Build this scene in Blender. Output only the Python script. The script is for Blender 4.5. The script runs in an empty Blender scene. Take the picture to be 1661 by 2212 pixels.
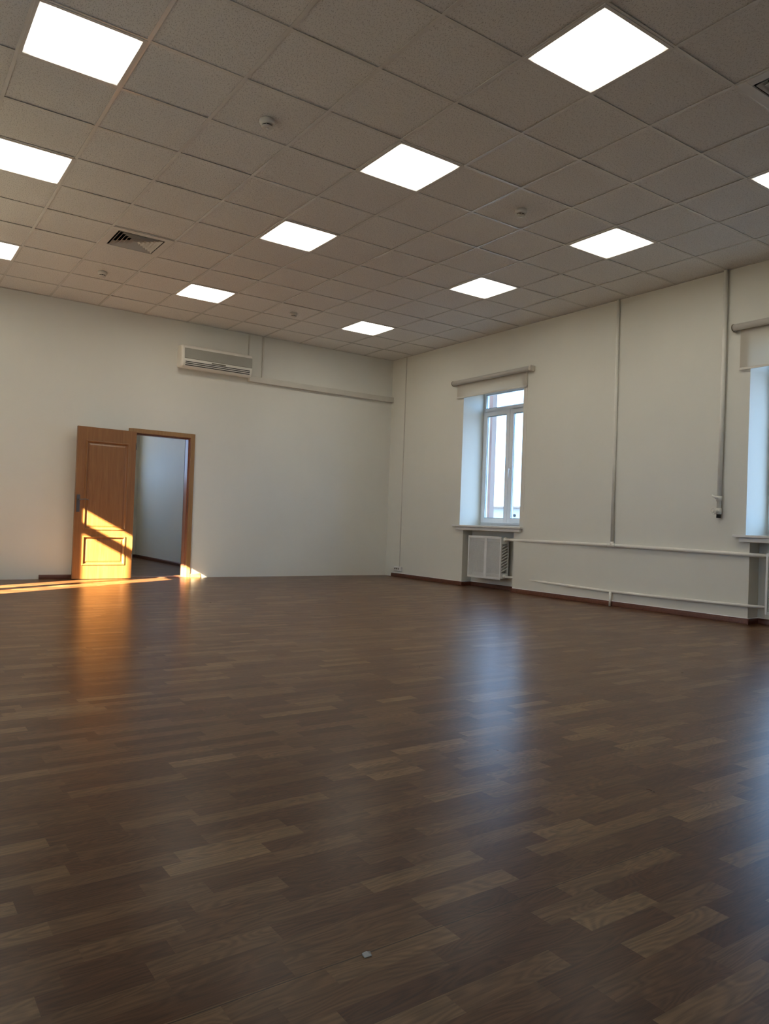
import bpy, bmesh, math, random
from mathutils import Vector, Matrix
random.seed(7)
S = bpy.context.scene
C = S.collection

# ------------------------------------------------------------------ camera
H = 0.8817                      # eye height over the floor
cam_d = bpy.data.cameras.new('camera')
cam = bpy.data.objects.new('camera', cam_d)
C.objects.link(cam)
cam_d.sensor_fit = 'HORIZONTAL'
cam_d.sensor_width = 36.0
cam_d.lens = 1619.6 / 1661 * 36.0
cam_d.clip_start = 0.02
cam_d.clip_end = 500
right = Vector((0.82053984, -0.57044127, 0.03620957))
up = Vector((-0.03765387, 0.00926622, 0.99924788))
fwd = Vector((0.57034775, 0.82128612, 0.01387602))
m = Matrix((( right.x, up.x, -fwd.x), (right.y, up.y, -fwd.y), (right.z, up.z, -fwd.z))).to_4x4()
m.translation = Vector((-3.05, -4.3571, H))
cam.matrix_world = m
S.camera = cam

# ------------------------------------------------------------------ light
SKY = (0.37, 0.61, 1.0); SKY_STRENGTH = 7.4
PANEL_COL = (1.0, 0.94, 0.82); PANEL_STRENGTH = 11.8
SUN_COL = (1.0, 0.80, 0.52); SUN_STRENGTH = 130.0
SUN_DIR = Vector((1.0, 0.60, -0.53))
w = bpy.data.worlds.new('sky'); S.world = w; w.use_nodes = True
bg = w.node_tree.nodes['Background']
bg.inputs['Color'].default_value = (*SKY, 1); bg.inputs['Strength'].default_value = SKY_STRENGTH
sd = bpy.data.lights.new('sun', 'SUN'); sd.energy = SUN_STRENGTH; sd.angle = math.radians(0.55); sd.color = SUN_COL
sun = bpy.data.objects.new('sun', sd); C.objects.link(sun)
sun.location = (-20, 0, 15)
sun.rotation_euler = SUN_DIR.to_track_quat('-Z', 'Y').to_euler()
vs = S.view_settings
vs.view_transform = 'Standard'; vs.look = 'None'; vs.gamma = 1.0; vs.exposure = 0.0
vs.use_curve_mapping = False

# ------------------------------------------------------------------ dimensions
XR, XL, YB, YF, ZC = 4.192, -3.90, 5.977, -6.60, 3.611
P = 0.6                          # ceiling grid pitch
TOP = 4.05

# ------------------------------------------------------------------ materials
def new_mat(name):
    m = bpy.data.materials.new(name); m.use_nodes = True
    nt = m.node_tree
    return m, nt, nt.nodes['Principled BSDF']
def setp(b, col=None, rough=None, metal=None, spec=None, coat=None, coat_r=None):
    if col: b.inputs['Base Color'].default_value = (*col, 1)
    if rough is not None: b.inputs['Roughness'].default_value = rough
    if metal is not None: b.inputs['Metallic'].default_value = metal
    if spec is not None: b.inputs['Specular IOR Level'].default_value = spec
    if coat is not None: b.inputs['Coat Weight'].default_value = coat
    if coat_r is not None: b.inputs['Coat Roughness'].default_value = coat_r
def node(nt, t, **kw):
    n = nt.nodes.new(t)
    for k, v in kw.items(): setattr(n, k, v)
    return n
def coords(nt, scale=(1, 1, 1), src='Object'):
    tc = node(nt, 'ShaderNodeTexCoord'); mp = node(nt, 'ShaderNodeMapping')
    nt.links.new(tc.outputs[src], mp.inputs['Vector'])
    mp.inputs['Scale'].default_value = scale
    return mp.outputs['Vector']
def noise(nt, vec, scale=5, detail=3, rough=0.5, dist=0.0):
    n = node(nt, 'ShaderNodeTexNoise'); nt.links.new(vec, n.inputs['Vector'])
    n.inputs['Scale'].default_value = scale; n.inputs['Detail'].default_value = detail
    n.inputs['Roughness'].default_value = rough; n.inputs['Distortion'].default_value = dist
    return n.outputs['Fac']
def ramp(nt, fac, stops):
    r = node(nt, 'ShaderNodeValToRGB'); nt.links.new(fac, r.inputs['Fac'])
    el = r.color_ramp.elements
    while len(el) < len(stops): el.new(0.5)
    for e, (p, c) in zip(el, stops):
        e.position = p; e.color = (*c, 1)
    return r.outputs['Color']
def math_n(nt, op, a, b=None, c=None):
    n = node(nt, 'ShaderNodeMath', operation=op)
    for i, v in enumerate((a, b, c)):
        if v is None: continue
        if isinstance(v, (int, float)): n.inputs[i].default_value = v
        else: nt.links.new(v, n.inputs[i])
    return n.outputs[0]
def bump(nt, b, h, strength=0.1, dist=0.01):
    n = node(nt, 'ShaderNodeBump'); nt.links.new(h, n.inputs['Height'])
    n.inputs['Strength'].default_value = strength; n.inputs['Distance'].default_value = dist
    nt.links.new(n.outputs['Normal'], b.inputs['Normal'])
def mix_col(nt, fac, a, b, mode='MIX'):
    n = node(nt, 'ShaderNodeMix', data_type='RGBA', blend_type=mode)
    for sock, v in ((0, fac), (6, a), (7, b)):
        if isinstance(v, (int, float)): n.inputs[sock].default_value = v
        elif isinstance(v, tuple): n.inputs[sock].default_value = (*v, 1)
        else: nt.links.new(v, n.inputs[sock])
    return n.outputs[2]

def plain(name, col, rough=0.5, metal=0.0, spec=0.5, var=0.04, scale=6.0, coat=0.0, bmp=0.0):
    m, nt, b = new_mat(name)
    setp(b, col, rough, metal, spec, coat)
    v = coords(nt)
    f = noise(nt, v, scale, 4)
    lo = tuple(c * (1 - var) for c in col); hi = tuple(min(1, c * (1 + var)) for c in col)
    nt.links.new(ramp(nt, f, [(0.3, lo), (0.7, hi)]), b.inputs['Base Color'])
    if bmp: bump(nt, b, noise(nt, v, 180, 2), bmp, 0.002)
    return m

def wall_mat(name, col, dirt=True):
    m, nt, b = new_mat(name)
    setp(b, col, 0.62, 0, 0.35)
    v = coords(nt)
    big = noise(nt, v, 0.9, 3)
    base = ramp(nt, big, [(0.3, tuple(c * 0.965 for c in col)), (0.7, tuple(min(1, c * 1.02) for c in col))])
    vv = coords(nt, (3.5, 3.5, 0.35))
    streak = noise(nt, vv, 2.2, 4, 0.6)
    base = mix_col(nt, math_n(nt, 'MULTIPLY', streak, 0.10), base, tuple(c * 0.80 for c in col))
    if dirt:
        sp = noise(nt, v, 9, 5, 0.7)
        spots = ramp(nt, sp, [(0.70, (0, 0, 0)), (0.80, (1, 1, 1))])
        base = mix_col(nt, math_n(nt, 'MULTIPLY', spots, 0.10), base, tuple(c * 0.55 for c in col))
    nt.links.new(base, b.inputs['Base Color'])
    f = noise(nt, v, 130, 3, 0.6)
    f2 = noise(nt, v, 5, 2)
    bump(nt, b, math_n(nt, 'ADD', math_n(nt, 'MULTIPLY', f, 0.25), f2), 0.12, 0.01)
    return m

def floor_mat(name):
    m, nt, b = new_mat(name)
    L = nt.links
    tc = node(nt, 'ShaderNodeTexCoord'); sep = node(nt, 'ShaderNodeSeparateXYZ')
    L.new(tc.outputs['Object'], sep.inputs[0])
    x, y = sep.outputs[0], sep.outputs[1]
    yy = math_n(nt, 'DIVIDE', math_n(nt, 'ADD', y, 3.08 + 0.064 * 200), 0.064)
    row = math_n(nt, 'FLOOR', yy)
    wn = node(nt, 'ShaderNodeTexWhiteNoise', noise_dimensions='1D'); L.new(row, wn.inputs['W'])
    wn2 = node(nt, 'ShaderNodeTexWhiteNoise', noise_dimensions='1D'); L.new(math_n(nt, 'ADD', row, 77.3), wn2.inputs['W'])
    ln = math_n(nt, 'ADD', 0.25, math_n(nt, 'MULTIPLY', wn2.outputs['Value'], 0.10))
    # strip length wobbles inside each row
    xs = math_n(nt, 'ADD', x, math_n(nt, 'MULTIPLY', wn.outputs['Value'], 5.0))
    xw = math_n(nt, 'ADD', xs, math_n(nt, 'MULTIPLY', math_n(nt, 'SINE', math_n(nt, 'MULTIPLY', xs, 5.3)), 0.06))
    xx = math_n(nt, 'DIVIDE', xw, ln)
    cell = math_n(nt, 'FLOOR', xx)
    cmb = node(nt, 'ShaderNodeCombineXYZ'); L.new(cell, cmb.inputs[0]); L.new(row, cmb.inputs[1])
    cw = node(nt, 'ShaderNodeTexWhiteNoise', noise_dimensions='2D'); L.new(cmb.outputs[0], cw.inputs['Vector'])
    val = cw.outputs['Value']
    tone = ramp(nt, val, [(0.0, FLOOR_TONES[0]), (0.30, FLOOR_TONES[1]), (0.62, FLOOR_TONES[2]), (0.86, FLOOR_TONES[3]), (1.0, FLOOR_TONES[4])])
    # grain, offset per strip
    off = node(nt, 'ShaderNodeCombineXYZ')
    L.new(math_n(nt, 'ADD', math_n(nt, 'MULTIPLY', x, 2.2), math_n(nt, 'MULTIPLY', val, 53.0)), off.inputs[0])
    L.new(math_n(nt, 'MULTIPLY', y, 38.0), off.inputs[1])
    L.new(math_n(nt, 'MULTIPLY', val, 19.0), off.inputs[2])
    g = noise(nt, off.outputs[0], 2.6, 5, 0.6, 0.6)
    off2 = node(nt, 'ShaderNodeCombineXYZ')
    L.new(math_n(nt, 'ADD', math_n(nt, 'MULTIPLY', x, 3.2), math_n(nt, 'MULTIPLY', val, 31.0)), off2.inputs[0])
    L.new(math_n(nt, 'MULTIPLY', y, 17.0), off2.inputs[1])
    L.new(math_n(nt, 'MULTIPLY', val, 7.0), off2.inputs[2])
    big = noise(nt, off2.outputs[0], 1.0, 1, 0.4, 0.2)
    rings = math_n(nt, 'SINE', math_n(nt, 'MULTIPLY', big, 95.0))
    grain = math_n(nt, 'ADD', math_n(nt, 'MULTIPLY', g, 0.75), math_n(nt, 'MULTIPLY', rings, 0.09))
    shade = ramp(nt, grain, [(0.18, (0.55, 0.55, 0.55)), (0.58, (1.20, 1.20, 1.20))])
    colr = mix_col(nt, 1.0, tone, shade, 'MULTIPLY')
    # hairline between strips, and the one welded seam
    fy = math_n(nt, 'FRACT', yy)
    ey = math_n(nt, 'LESS_THAN', fy, 0.020)
    colr = mix_col(nt, math_n(nt, 'MULTIPLY', ey, 0.25), colr, (0.02, 0.012, 0.008))
    seam = math_n(nt, 'LESS_THAN', math_n(nt, 'ABSOLUTE', math_n(nt, 'ADD', y, 3.085)), 0.0014)
    colr = mix_col(nt, math_n(nt, 'MULTIPLY', seam, 0.8), colr, (0.012, 0.006, 0.004))
    L.new(colr, b.inputs['Base Color'])
    sm = noise(nt, coords(nt), 3.0, 5, 0.65)
    rr = node(nt, 'ShaderNodeMapRange'); L.new(sm, rr.inputs['Value'])
    rr.inputs['To Min'].default_value = 0.25; rr.inputs['To Max'].default_value = 0.33
    L.new(rr.outputs[0], b.inputs['Roughness'])
    b.inputs['Specular IOR Level'].default_value = 0.15
    fine = noise(nt, off.outputs[0], 9.0, 2)
    bump(nt, b, math_n(nt, 'ADD', fine, math_n(nt, 'MULTIPLY', noise(nt, coords(nt), 2.2, 2), 2.0)), 0.05, 0.004)
    return m
FLOOR_TONES = [(0.088, 0.034, 0.014), (0.110, 0.047, 0.020), (0.135, 0.064, 0.028), (0.172, 0.090, 0.041), (0.230, 0.135, 0.064)]

def wood_mat(name, dark, mid, light, axis='Z', rough=0.38, coat=0.25):
    m, nt, b = new_mat(name)
    setp(b, mid, rough, 0, 0.45, coat, 0.25)
    sc = {'Z': (14, 14, 0.9), 'X': (0.9, 14, 14)}[axis]
    v = coords(nt, sc)
    f = noise(nt, v, 2.0, 6, 0.6, 0.8)
    col = ramp(nt, f, [(0.25, dark), (0.5, mid), (0.78, light)])
    sc2 = {'Z': (90, 90, 3), 'X': (3, 90, 90)}[axis]
    f2 = noise(nt, coords(nt, sc2), 2.0, 3, 0.6)
    col = mix_col(nt, math_n(nt, 'MULTIPLY', ramp(nt, f2, [(0.5, (0, 0, 0)), (0.75, (1, 1, 1))]), 0.22), col, tuple(c * 0.55 for c in dark))
    nt.links.new(col, b.inputs['Base Color'])
    bump(nt, b, f2, 0.05, 0.001)
    return m

def tile_mat():
    m, nt, b = new_mat('mineral_fibre_tile')
    setp(b, (0.74, 0.71, 0.66), 0.9, 0, 0.15)
    base = coords(nt)
    nz = node(nt, 'ShaderNodeTexNoise'); nt.links.new(base, nz.inputs['Vector']); nz.inputs['Scale'].default_value = 28; nz.inputs['Detail'].default_value = 1
    wob = node(nt, 'ShaderNodeVectorMath', operation='MULTIPLY_ADD')
    nt.links.new(nz.outputs['Color'], wob.inputs[0]); wob.inputs[1].default_value = (0.035, 0.035, 0.0); nt.links.new(base, wob.inputs[2])
    mp = node(nt, 'ShaderNodeMapping'); nt.links.new(wob.outputs[0], mp.inputs['Vector']); mp.inputs['Scale'].default_value = (1.0, 0.45, 0.0)
    vo = node(nt, 'ShaderNodeTexVoronoi', voronoi_dimensions='2D', feature='F1'); nt.links.new(mp.outputs[0], vo.inputs['Vector'])
    vo.inputs['Scale'].default_value = 92; vo.inputs['Randomness'].default_value = 1.0
    d = vo.outputs['Distance']
    f2 = noise(nt, coords(nt), 300, 1, 0.5)
    fleck = ramp(nt, d, [(0.07, (0.50, 0.475, 0.44)), (0.16, (0.67, 0.645, 0.605)), (0.24, (0.77, 0.75, 0.71))])
    pin = ramp(nt, f2, [(0.30, (0.84, 0.84, 0.84)), (0.42, (1, 1, 1))])
    nt.links.new(mix_col(nt, 1.0, fleck, pin, 'MULTIPLY'), b.inputs['Base Color'])
    hh = ramp(nt, d, [(0.10, (0, 0, 0)), (0.28, (1, 1, 1))])
    bump(nt, b, hh, 0.4, 0.002)
    return m

def emit_mat():
    m, nt, b = new_mat('lit_diffuser')
    setp(b, (0.8, 0.8, 0.8), 0.5)
    L = nt.links
    tc = node(nt, 'ShaderNodeTexCoord'); sep = node(nt, 'ShaderNodeSeparateXYZ'); L.new(tc.outputs['Generated'], sep.inputs[0])
    # tubes end short of the tray: corners give a little less light
    ax = math_n(nt, 'ABSOLUTE', math_n(nt, 'SUBTRACT', sep.outputs[0], 0.5))
    ay = math_n(nt, 'ABSOLUTE', math_n(nt, 'SUBTRACT', sep.outputs[1], 0.5))
    e = math_n(nt, 'ADD', math_n(nt, 'POWER', math_n(nt, 'MULTIPLY', ax, 2.0), 9.0), math_n(nt, 'POWER', math_n(nt, 'MULTIPLY', ay, 2.0), 9.0))
    e = math_n(nt, 'MULTIPLY', e, 0.5)
    f = node(nt, 'ShaderNodeMapRange'); L.new(e, f.inputs['Value'])
    f.inputs['From Min'].default_value = 0.10; f.inputs['From Max'].default_value = 0.62
    f.inputs['To Min'].default_value = PANEL_STRENGTH; f.inputs['To Max'].default_value = PANEL_STRENGTH * 0.085
    L.new(f.outputs[0], b.inputs['Emission Strength'])
    b.inputs['Emission Color'].default_value = (*PANEL_COL, 1)
    return m

def glass_mat():
    m = bpy.data.materials.new('window_glass'); m.use_nodes = True
    nt = m.node_tree; nt.nodes.remove(nt.nodes['Principled BSDF'])
    out = nt.nodes['Material Output']
    tr = node(nt, 'ShaderNodeBsdfTransparent'); tr.inputs[0].default_value = (0.93, 0.96, 0.95, 1)
    gl = node(nt, 'ShaderNodeBsdfGlossy'); gl.inputs['Roughness'].default_value = 0.02
    lw_ = node(nt, 'ShaderNodeLayerWeight'); lw_.inputs['Blend'].default_value = 0.5
    fr = math_n(nt, 'ADD', 0.04, math_n(nt, 'MULTIPLY', math_n(nt, 'POWER', lw_.outputs['Facing'], 5.0), 0.9))
    mx = node(nt, 'ShaderNodeMixShader')
    nt.links.new(fr, mx.inputs[0]); nt.links.new(tr.outputs[0], mx.inputs[1]); nt.links.new(gl.outputs[0], mx.inputs[2])
    nt.links.new(mx.outputs[0], out.inputs['Surface'])
    return m

def cloth_mat():
    m = bpy.data.materials.new('blind_cloth'); m.use_nodes = True
    nt = m.node_tree; nt.nodes.remove(nt.nodes['Principled BSDF'])
    out = nt.nodes['Material Output']
    d = node(nt, 'ShaderNodeBsdfDiffuse'); t = node(nt, 'ShaderNodeBsdfTranslucent'); mx = node(nt, 'ShaderNodeMixShader')
    f = noise(nt, coords(nt, (1, 1, 1)), 400, 2)
    c = ramp(nt, f, [(0.3, (0.60, 0.57, 0.50)), (0.7, (0.68, 0.65, 0.57))])
    nt.links.new(c, d.inputs[0]); t.inputs[0].default_value = (0.62, 0.52, 0.38, 1)
    mx.inputs[0].default_value = 0.34
    nt.links.new(d.outputs[0], mx.inputs[1]); nt.links.new(t.outputs[0], mx.inputs[2])
    nt.links.new(mx.outputs[0], out.inputs['Surface'])
    return m

def perf_mat():
    """painted sheet with punched round holes in a staggered pattern"""
    m, nt, b = new_mat('perforated_white_sheet')
    setp(b, (0.73, 0.75, 0.73), 0.4)
    L = nt.links
    tc = node(nt, 'ShaderNodeTexCoord'); sep = node(nt, 'ShaderNodeSeparateXYZ'); L.new(tc.outputs['Object'], sep.inputs[0])
    pitch = 0.0175
    def dist(o):
        a = math_n(nt, 'SUBTRACT', math_n(nt, 'FRACT', math_n(nt, 'ADD', math_n(nt, 'DIVIDE', sep.outputs[1], pitch), o)), 0.5)
        c = math_n(nt, 'SUBTRACT', math_n(nt, 'FRACT', math_n(nt, 'ADD', math_n(nt, 'DIVIDE', sep.outputs[2], pitch), o)), 0.5)
        return math_n(nt, 'SQRT', math_n(nt, 'ADD', math_n(nt, 'MULTIPLY', a, a), math_n(nt, 'MULTIPLY', c, c)))
    d = math_n(nt, 'MINIMUM', dist(0.0), dist(0.5))
    L.new(math_n(nt, 'GREATER_THAN', d, 0.25), b.inputs['Alpha'])
    return m

M_wall = wall_mat('cream_wall_paint', (0.745, 0.735, 0.67))
M_wall_r = wall_mat('cream_wall_paint_window_side', (0.73, 0.72, 0.64))
M_reveal = wall_mat('white_reveal_paint', (0.80, 0.80, 0.79), False)
M_floor = floor_mat('wood_strip_vinyl_floor')
M_tile = tile_mat()
M_tbar = plain('ceiling_grid_paint', (0.74, 0.72, 0.67), 0.24, 0.0, 0.5)
M_void = plain('dark_void_concrete', (0.10, 0.09, 0.085), 0.9)
M_emit = emit_mat()
M_pvc = plain('white_window_plastic', (0.78, 0.80, 0.80), 0.3)
M_sill = plain('white_sill_laminate', (0.72, 0.71, 0.67), 0.35)
M_gasket = plain('black_gasket', (0.02, 0.025, 0.03), 0.5)
M_spacer = plain('glazing_spacer_metal_glint', (0.55, 0.80, 0.80), 0.25, 0.3)  # spacer metal with its teal glint put into the base colour
M_glass = glass_mat()
M_cloth = cloth_mat()
M_blind = plain('blind_tube_grey', (0.52, 0.50, 0.45), 0.5)
M_blindcap = plain('blind_cap_brown', (0.16, 0.13, 0.09), 0.5)
M_bracket = plain('blind_bracket_cream', (0.66, 0.62, 0.54), 0.4)
M_pipe = plain('pipe_enamel_cream', (0.80, 0.78, 0.70), 0.35, bmp=0.1)
M_white = plain('white_enamel', (0.77, 0.78, 0.76), 0.35)
M_perf = perf_mat()
M_rad = plain('radiator_enamel', (0.62, 0.60, 0.56), 0.45)
M_black = plain('black_rubber', (0.012, 0.011, 0.010), 0.6)
M_dark = plain('dark_opening', (0.02, 0.016, 0.012), 0.8)
M_base = wood_mat('cherry_skirting', (0.075, 0.022, 0.012), (0.115, 0.036, 0.020), (0.15, 0.05, 0.028), 'X', 0.4, 0.1)
M_oak = wood_mat('oak_veneer', (0.215, 0.088, 0.026), (0.27, 0.118, 0.036), (0.33, 0.155, 0.052), 'Z', 0.36, 0.3)
M_casing = wood_mat('oak_casing', (0.26, 0.135, 0.05), (0.31, 0.17, 0.066), (0.37, 0.21, 0.09), 'Z', 0.4, 0.2)
M_jamb = wood_mat('varnished_jamb', (0.22, 0.095, 0.06), (0.29, 0.13, 0.085), (0.34, 0.17, 0.11), 'Z', 0.3, 0.35)
M_bronze = plain('aged_nickel', (0.16, 0.145, 0.14), 0.35, 0.8)
M_ac = plain('air_conditioner_plastic', (0.80, 0.78, 0.71), 0.4)
M_acgrille = plain('air_conditioner_mesh', (0.21, 0.215, 0.18), 0.6)
M_badge = plain('grey_badge', (0.14, 0.125, 0.09), 0.4)
M_trunk = plain('trunking_plastic', (0.60, 0.575, 0.51), 0.4)
M_det = plain('detector_plastic', (0.66, 0.63, 0.57), 0.4)
M_vent = plain('diffuser_metal', (0.70, 0.67, 0.62), 0.45)
M_socket = plain('socket_plastic', (0.78, 0.77, 0.74), 0.3)
M_paper = plain('paper_chip', (0.62, 0.62, 0.60), 0.7)
M_ext_pink = plain('rosy_render', (0.50, 0.30, 0.24), 0.9, var=0.30, scale=0.9)
M_ext_grey = plain('pale_grey_render', (0.52, 0.40, 0.35), 0.9, var=0.12, scale=0.8)
M_ext_white = plain('pale_facade', (0.72, 0.74, 0.72), 0.9)
M_ground = plain('dark_asphalt_yard', (0.07, 0.07, 0.07), 0.9)

# ------------------------------------------------------------------ builders
def tag(o, label=None, cat=None, group=None, kind=None):
    if label: o['label'] = label
    if cat: o['category'] = cat
    if group: o['group'] = group
    if kind: o['kind'] = kind
    return o
def empty(name, loc=(0, 0, 0), rz=0.0, parent=None):
    o = bpy.data.objects.new(name, None); C.objects.link(o)
    o.location = loc; o.rotation_euler = (0, 0, rz); o.empty_display_size = 0.05
    if parent: o.parent = parent
    return o
class MB:
    def __init__(s): s.v = []; s.f = []; s.smooth = []
    def add(s, vs, fs, smooth=False):
        n = len(s.v); s.v += [tuple(v) for v in vs]
        s.f += [tuple(i + n for i in f) for f in fs]; s.smooth += [smooth] * len(fs)
        return s
    def box(s, x0, x1, y0, y1, z0, z1):
        x0, x1 = min(x0, x1), max(x0, x1); y0, y1 = min(y0, y1), max(y0, y1); z0, z1 = min(z0, z1), max(z0, z1)
        return s.add([(x0, y0, z0), (x1, y0, z0), (x1, y1, z0), (x0, y1, z0), (x0, y0, z1), (x1, y0, z1), (x1, y1, z1), (x0, y1, z1)],
                     [(3, 2, 1, 0), (4, 5, 6, 7), (0, 1, 5, 4), (1, 2, 6, 5), (2, 3, 7, 6), (3, 0, 4, 7)])
    def tube(s, pts, r, n=14, caps=True):
        pts = [Vector(p) for p in pts]
        rs = r if isinstance(r, (list, tuple)) else [r] * len(pts)
        rings = []; a = None
        for k, p in enumerate(pts):
            d = (pts[min(k + 1, len(pts) - 1)] - pts[max(k - 1, 0)]).normalized()
            if a is None:
                a = d.cross(Vector((0, 0, 1)))
                if a.length < 0.3: a = d.cross(Vector((1, 0, 0)))
            a = (a - d * a.dot(d)).normalized(); c = d.cross(a)
            rings.append([p + a * rs[k] * math.cos(t * 2 * math.pi / n) + c * rs[k] * math.sin(t * 2 * math.pi / n) for t in range(n)])
        vs = [v for ring in rings for v in ring]; fs = []
        for k in range(len(pts) - 1):
            for t in range(n):
                u = (t + 1) % n
                fs.append((k * n + t, (k + 1) * n + t, (k + 1) * n + u, k * n + u))
        s.add(vs, fs, True)
        if caps:
            s.add(rings[0], [tuple(range(n))]); s.add(rings[-1], [tuple(reversed(range(n)))])
        return s
    def lathe(s, prof, c, axis='Z', n=28, smooth=True):
        """profile of (radius, offset) turned about an axis through c"""
        vs = []; fs = []
        for r, h in prof:
            for t in range(n):
                a = 2 * math.pi * t / n; p = (r * math.cos(a), r * math.sin(a), h)
                if axis == 'X': p = (p[2], p[0], p[1])
                if axis == 'Y': p = (p[0], p[2], p[1])
                vs.append((c[0] + p[0], c[1] + p[1], c[2] + p[2]))
        for k in range(len(prof) - 1):
            for t in range(n):
                u = (t + 1) % n
                fs.append((k * n + t, k * n + u, (k + 1) * n + u, (k + 1) * n + t))
        s.add(vs, fs, smooth)
        s.add(vs[:n], [tuple(range(n))]); s.add(vs[-n:], [tuple(range(n))])
        return s
    def prism(s, poly, fn, a, b, smooth=False):
        """2D polygon extruded from a to b; fn(u, v, t) -> xyz"""
        n = len(poly)
        vs = [fn(u, v, a) for u, v in poly] + [fn(u, v, b) for u, v in poly]
        fs = [tuple(range(n)), tuple(reversed(range(n, 2 * n)))]
        fs += [(i, i + n, (i + 1) % n + n, (i + 1) % n) for i in range(n)]
        return s.add(vs, fs, smooth)
    def build(s, name, mat, parent=None, bevel=0.0, local=False, seg=2):
        me = bpy.data.meshes.new(name)
        off = Vector((0, 0, 0))
        if parent is not None and not local:
            q = parent
            while q is not None:
                off += Vector(q.location); q = q.parent
        me.from_pydata([Vector(v) - off for v in s.v], [], s.f)
        for p, sm in zip(me.polygons, s.smooth): p.use_smooth = sm
        me.materials.append(mat)
        bm = bmesh.new(); bm.from_mesh(me)
        bmesh.ops.remove_doubles(bm, verts=bm.verts, dist=1e-5)
        bmesh.ops.recalc_face_normals(bm, faces=bm.faces)
        bm.to_mesh(me); bm.free()
        o = bpy.data.objects.new(name, me); C.objects.link(o)
        if parent is not None: o.parent = parent
        if bevel:
            md = o.modifiers.new('bevel', 'BEVEL'); md.width = bevel; md.segments = seg; md.limit_method = 'ANGLE'
            md.harden_normals = False
        return o
def copy_tree(o, parent=None):
    c = o.copy(); C.objects.link(c); c.parent = parent
    for ch in o.children: copy_tree(ch, c)
    return c
def struct(o): o['kind'] = 'structure'; return o

def wall_cells(name, mat, us, vs, depth, fn, thick, mat2=None):
    """wall as one shell: depth(i,j) gives the recess of a cell, None = hole through"""
    mb = MB(); nu, nv = len(us) - 1, len(vs) - 1
    D = [[depth((us[i] + us[i + 1]) / 2, (vs[j] + vs[j + 1]) / 2) for j in range(nv)] for i in range(nu)]
    def q(a, b, c, d): mb.add([a, b, c, d], [(0, 1, 2, 3)])
    for i in range(nu):
        for j in range(nv):
            d = D[i][j]; u0, u1, v0, v1 = us[i], us[i + 1], vs[j], vs[j + 1]
            if d is not None:
                q(fn(u0, v0, d), fn(u1, v0, d), fn(u1, v1, d), fn(u0, v1, d))
                q(fn(u0, v0, thick), fn(u1, v0, thick), fn(u1, v1, thick), fn(u0, v1, thick))
            dd = thick if d is None else d
            for (ii, jj, a, b) in ((i + 1, j, (u1, v0), (u1, v1)), (i, j + 1, (u0, v1), (u1, v1))):
                if ii < nu and jj < nv:
                    e = D[ii][jj]; e = thick if e is None else e
                    if abs(e - dd) > 1e-6:
                        q(fn(*a, dd), fn(*b, dd), fn(*b, e), fn(*a, e))
    # outer rim
    for j in range(nv):
        for i, u in ((0, us[0]), (nu - 1, us[-1])):
            d = D[i][j]
            if d is not None: q(fn(u, vs[j], d), fn(u, vs[j + 1], d), fn(u, vs[j + 1], thick), fn(u, vs[j], thick))
    for i in range(nu):
        for j, v in ((0, vs[0]), (nv - 1, vs[-1])):
            d = D[i][j]
            if d is not None: q(fn(us[i], v, d), fn(us[i + 1], v, d), fn(us[i + 1], v, thick), fn(us[i], v, thick))
    return struct(mb.build(name, mat))

# ================================================================== SHELL
WT = 0.50                        # window wall thickness
SILL, LINT = 0.862, 2.895        # window opening heights
W1 = (2.885, 4.115); W2 = (-1.495, -0.265); W3 = (-5.875, -4.645)
WL = (2.68, 3.91); WL_ADDED = (-1.70, -0.47)              # left wall: sun enters by the first; the second is added for daylight
NICHES = [(2.98, 4.03), (-1.40, -0.31), (-5.78, -4.69)]
NZ, ND = 0.812, 0.18
def d_right(y, z):
    for a, b in (W1, W2, W3):
        if a < y < b and SILL < z < LINT: return None
    for a, b in NICHES:
        if a < y < b and z < NZ: return ND
    return 0.0
ys = sorted({YF, YB + 0.1, *W1, *W2, *W3, *[v for n in NICHES for v in n]})
wall_cells('wall_right', M_wall_r, ys, [0, NZ, SILL, LINT, TOP], d_right, lambda y, z, d: (XR + d, y, z), WT)
wall_cells('wall_left', M_wall, [YF, *WL_ADDED, *WL, YB + 0.1], [0, SILL, LINT, TOP],
           lambda y, z: None if (WL[0] < y < WL[1] or WL_ADDED[0] < y < WL_ADDED[1]) and SILL < z < LINT else 0.0, lambda y, z, d: (XL - d, y, z), WT)
DO = (-0.10, 0.752, 1.998)       # doorway rough opening
wall_cells('wall_back', M_wall, [XL, DO[0], DO[1], XR], [0, DO[2], TOP],
           lambda x, z: None if DO[0] < x < DO[1] and z < DO[2] else 0.0, lambda x, z, d: (x, YB + d, z), 0.20)
wall_cells('wall_front', M_wall, [XL, XR], [0, TOP], lambda x, z: 0.0, lambda x, z, d: (x, YF - d, z), 0.2)
struct(MB().box(XL - WT, XR + WT, YF - 0.2, YB, -0.08, 0.0).build('floor', M_floor))
struct(MB().box(XL - WT, XR + WT, YF - 0.2, YB + 0.2, TOP, TOP + 0.15).build('ceiling_slab', M_void))

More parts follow.
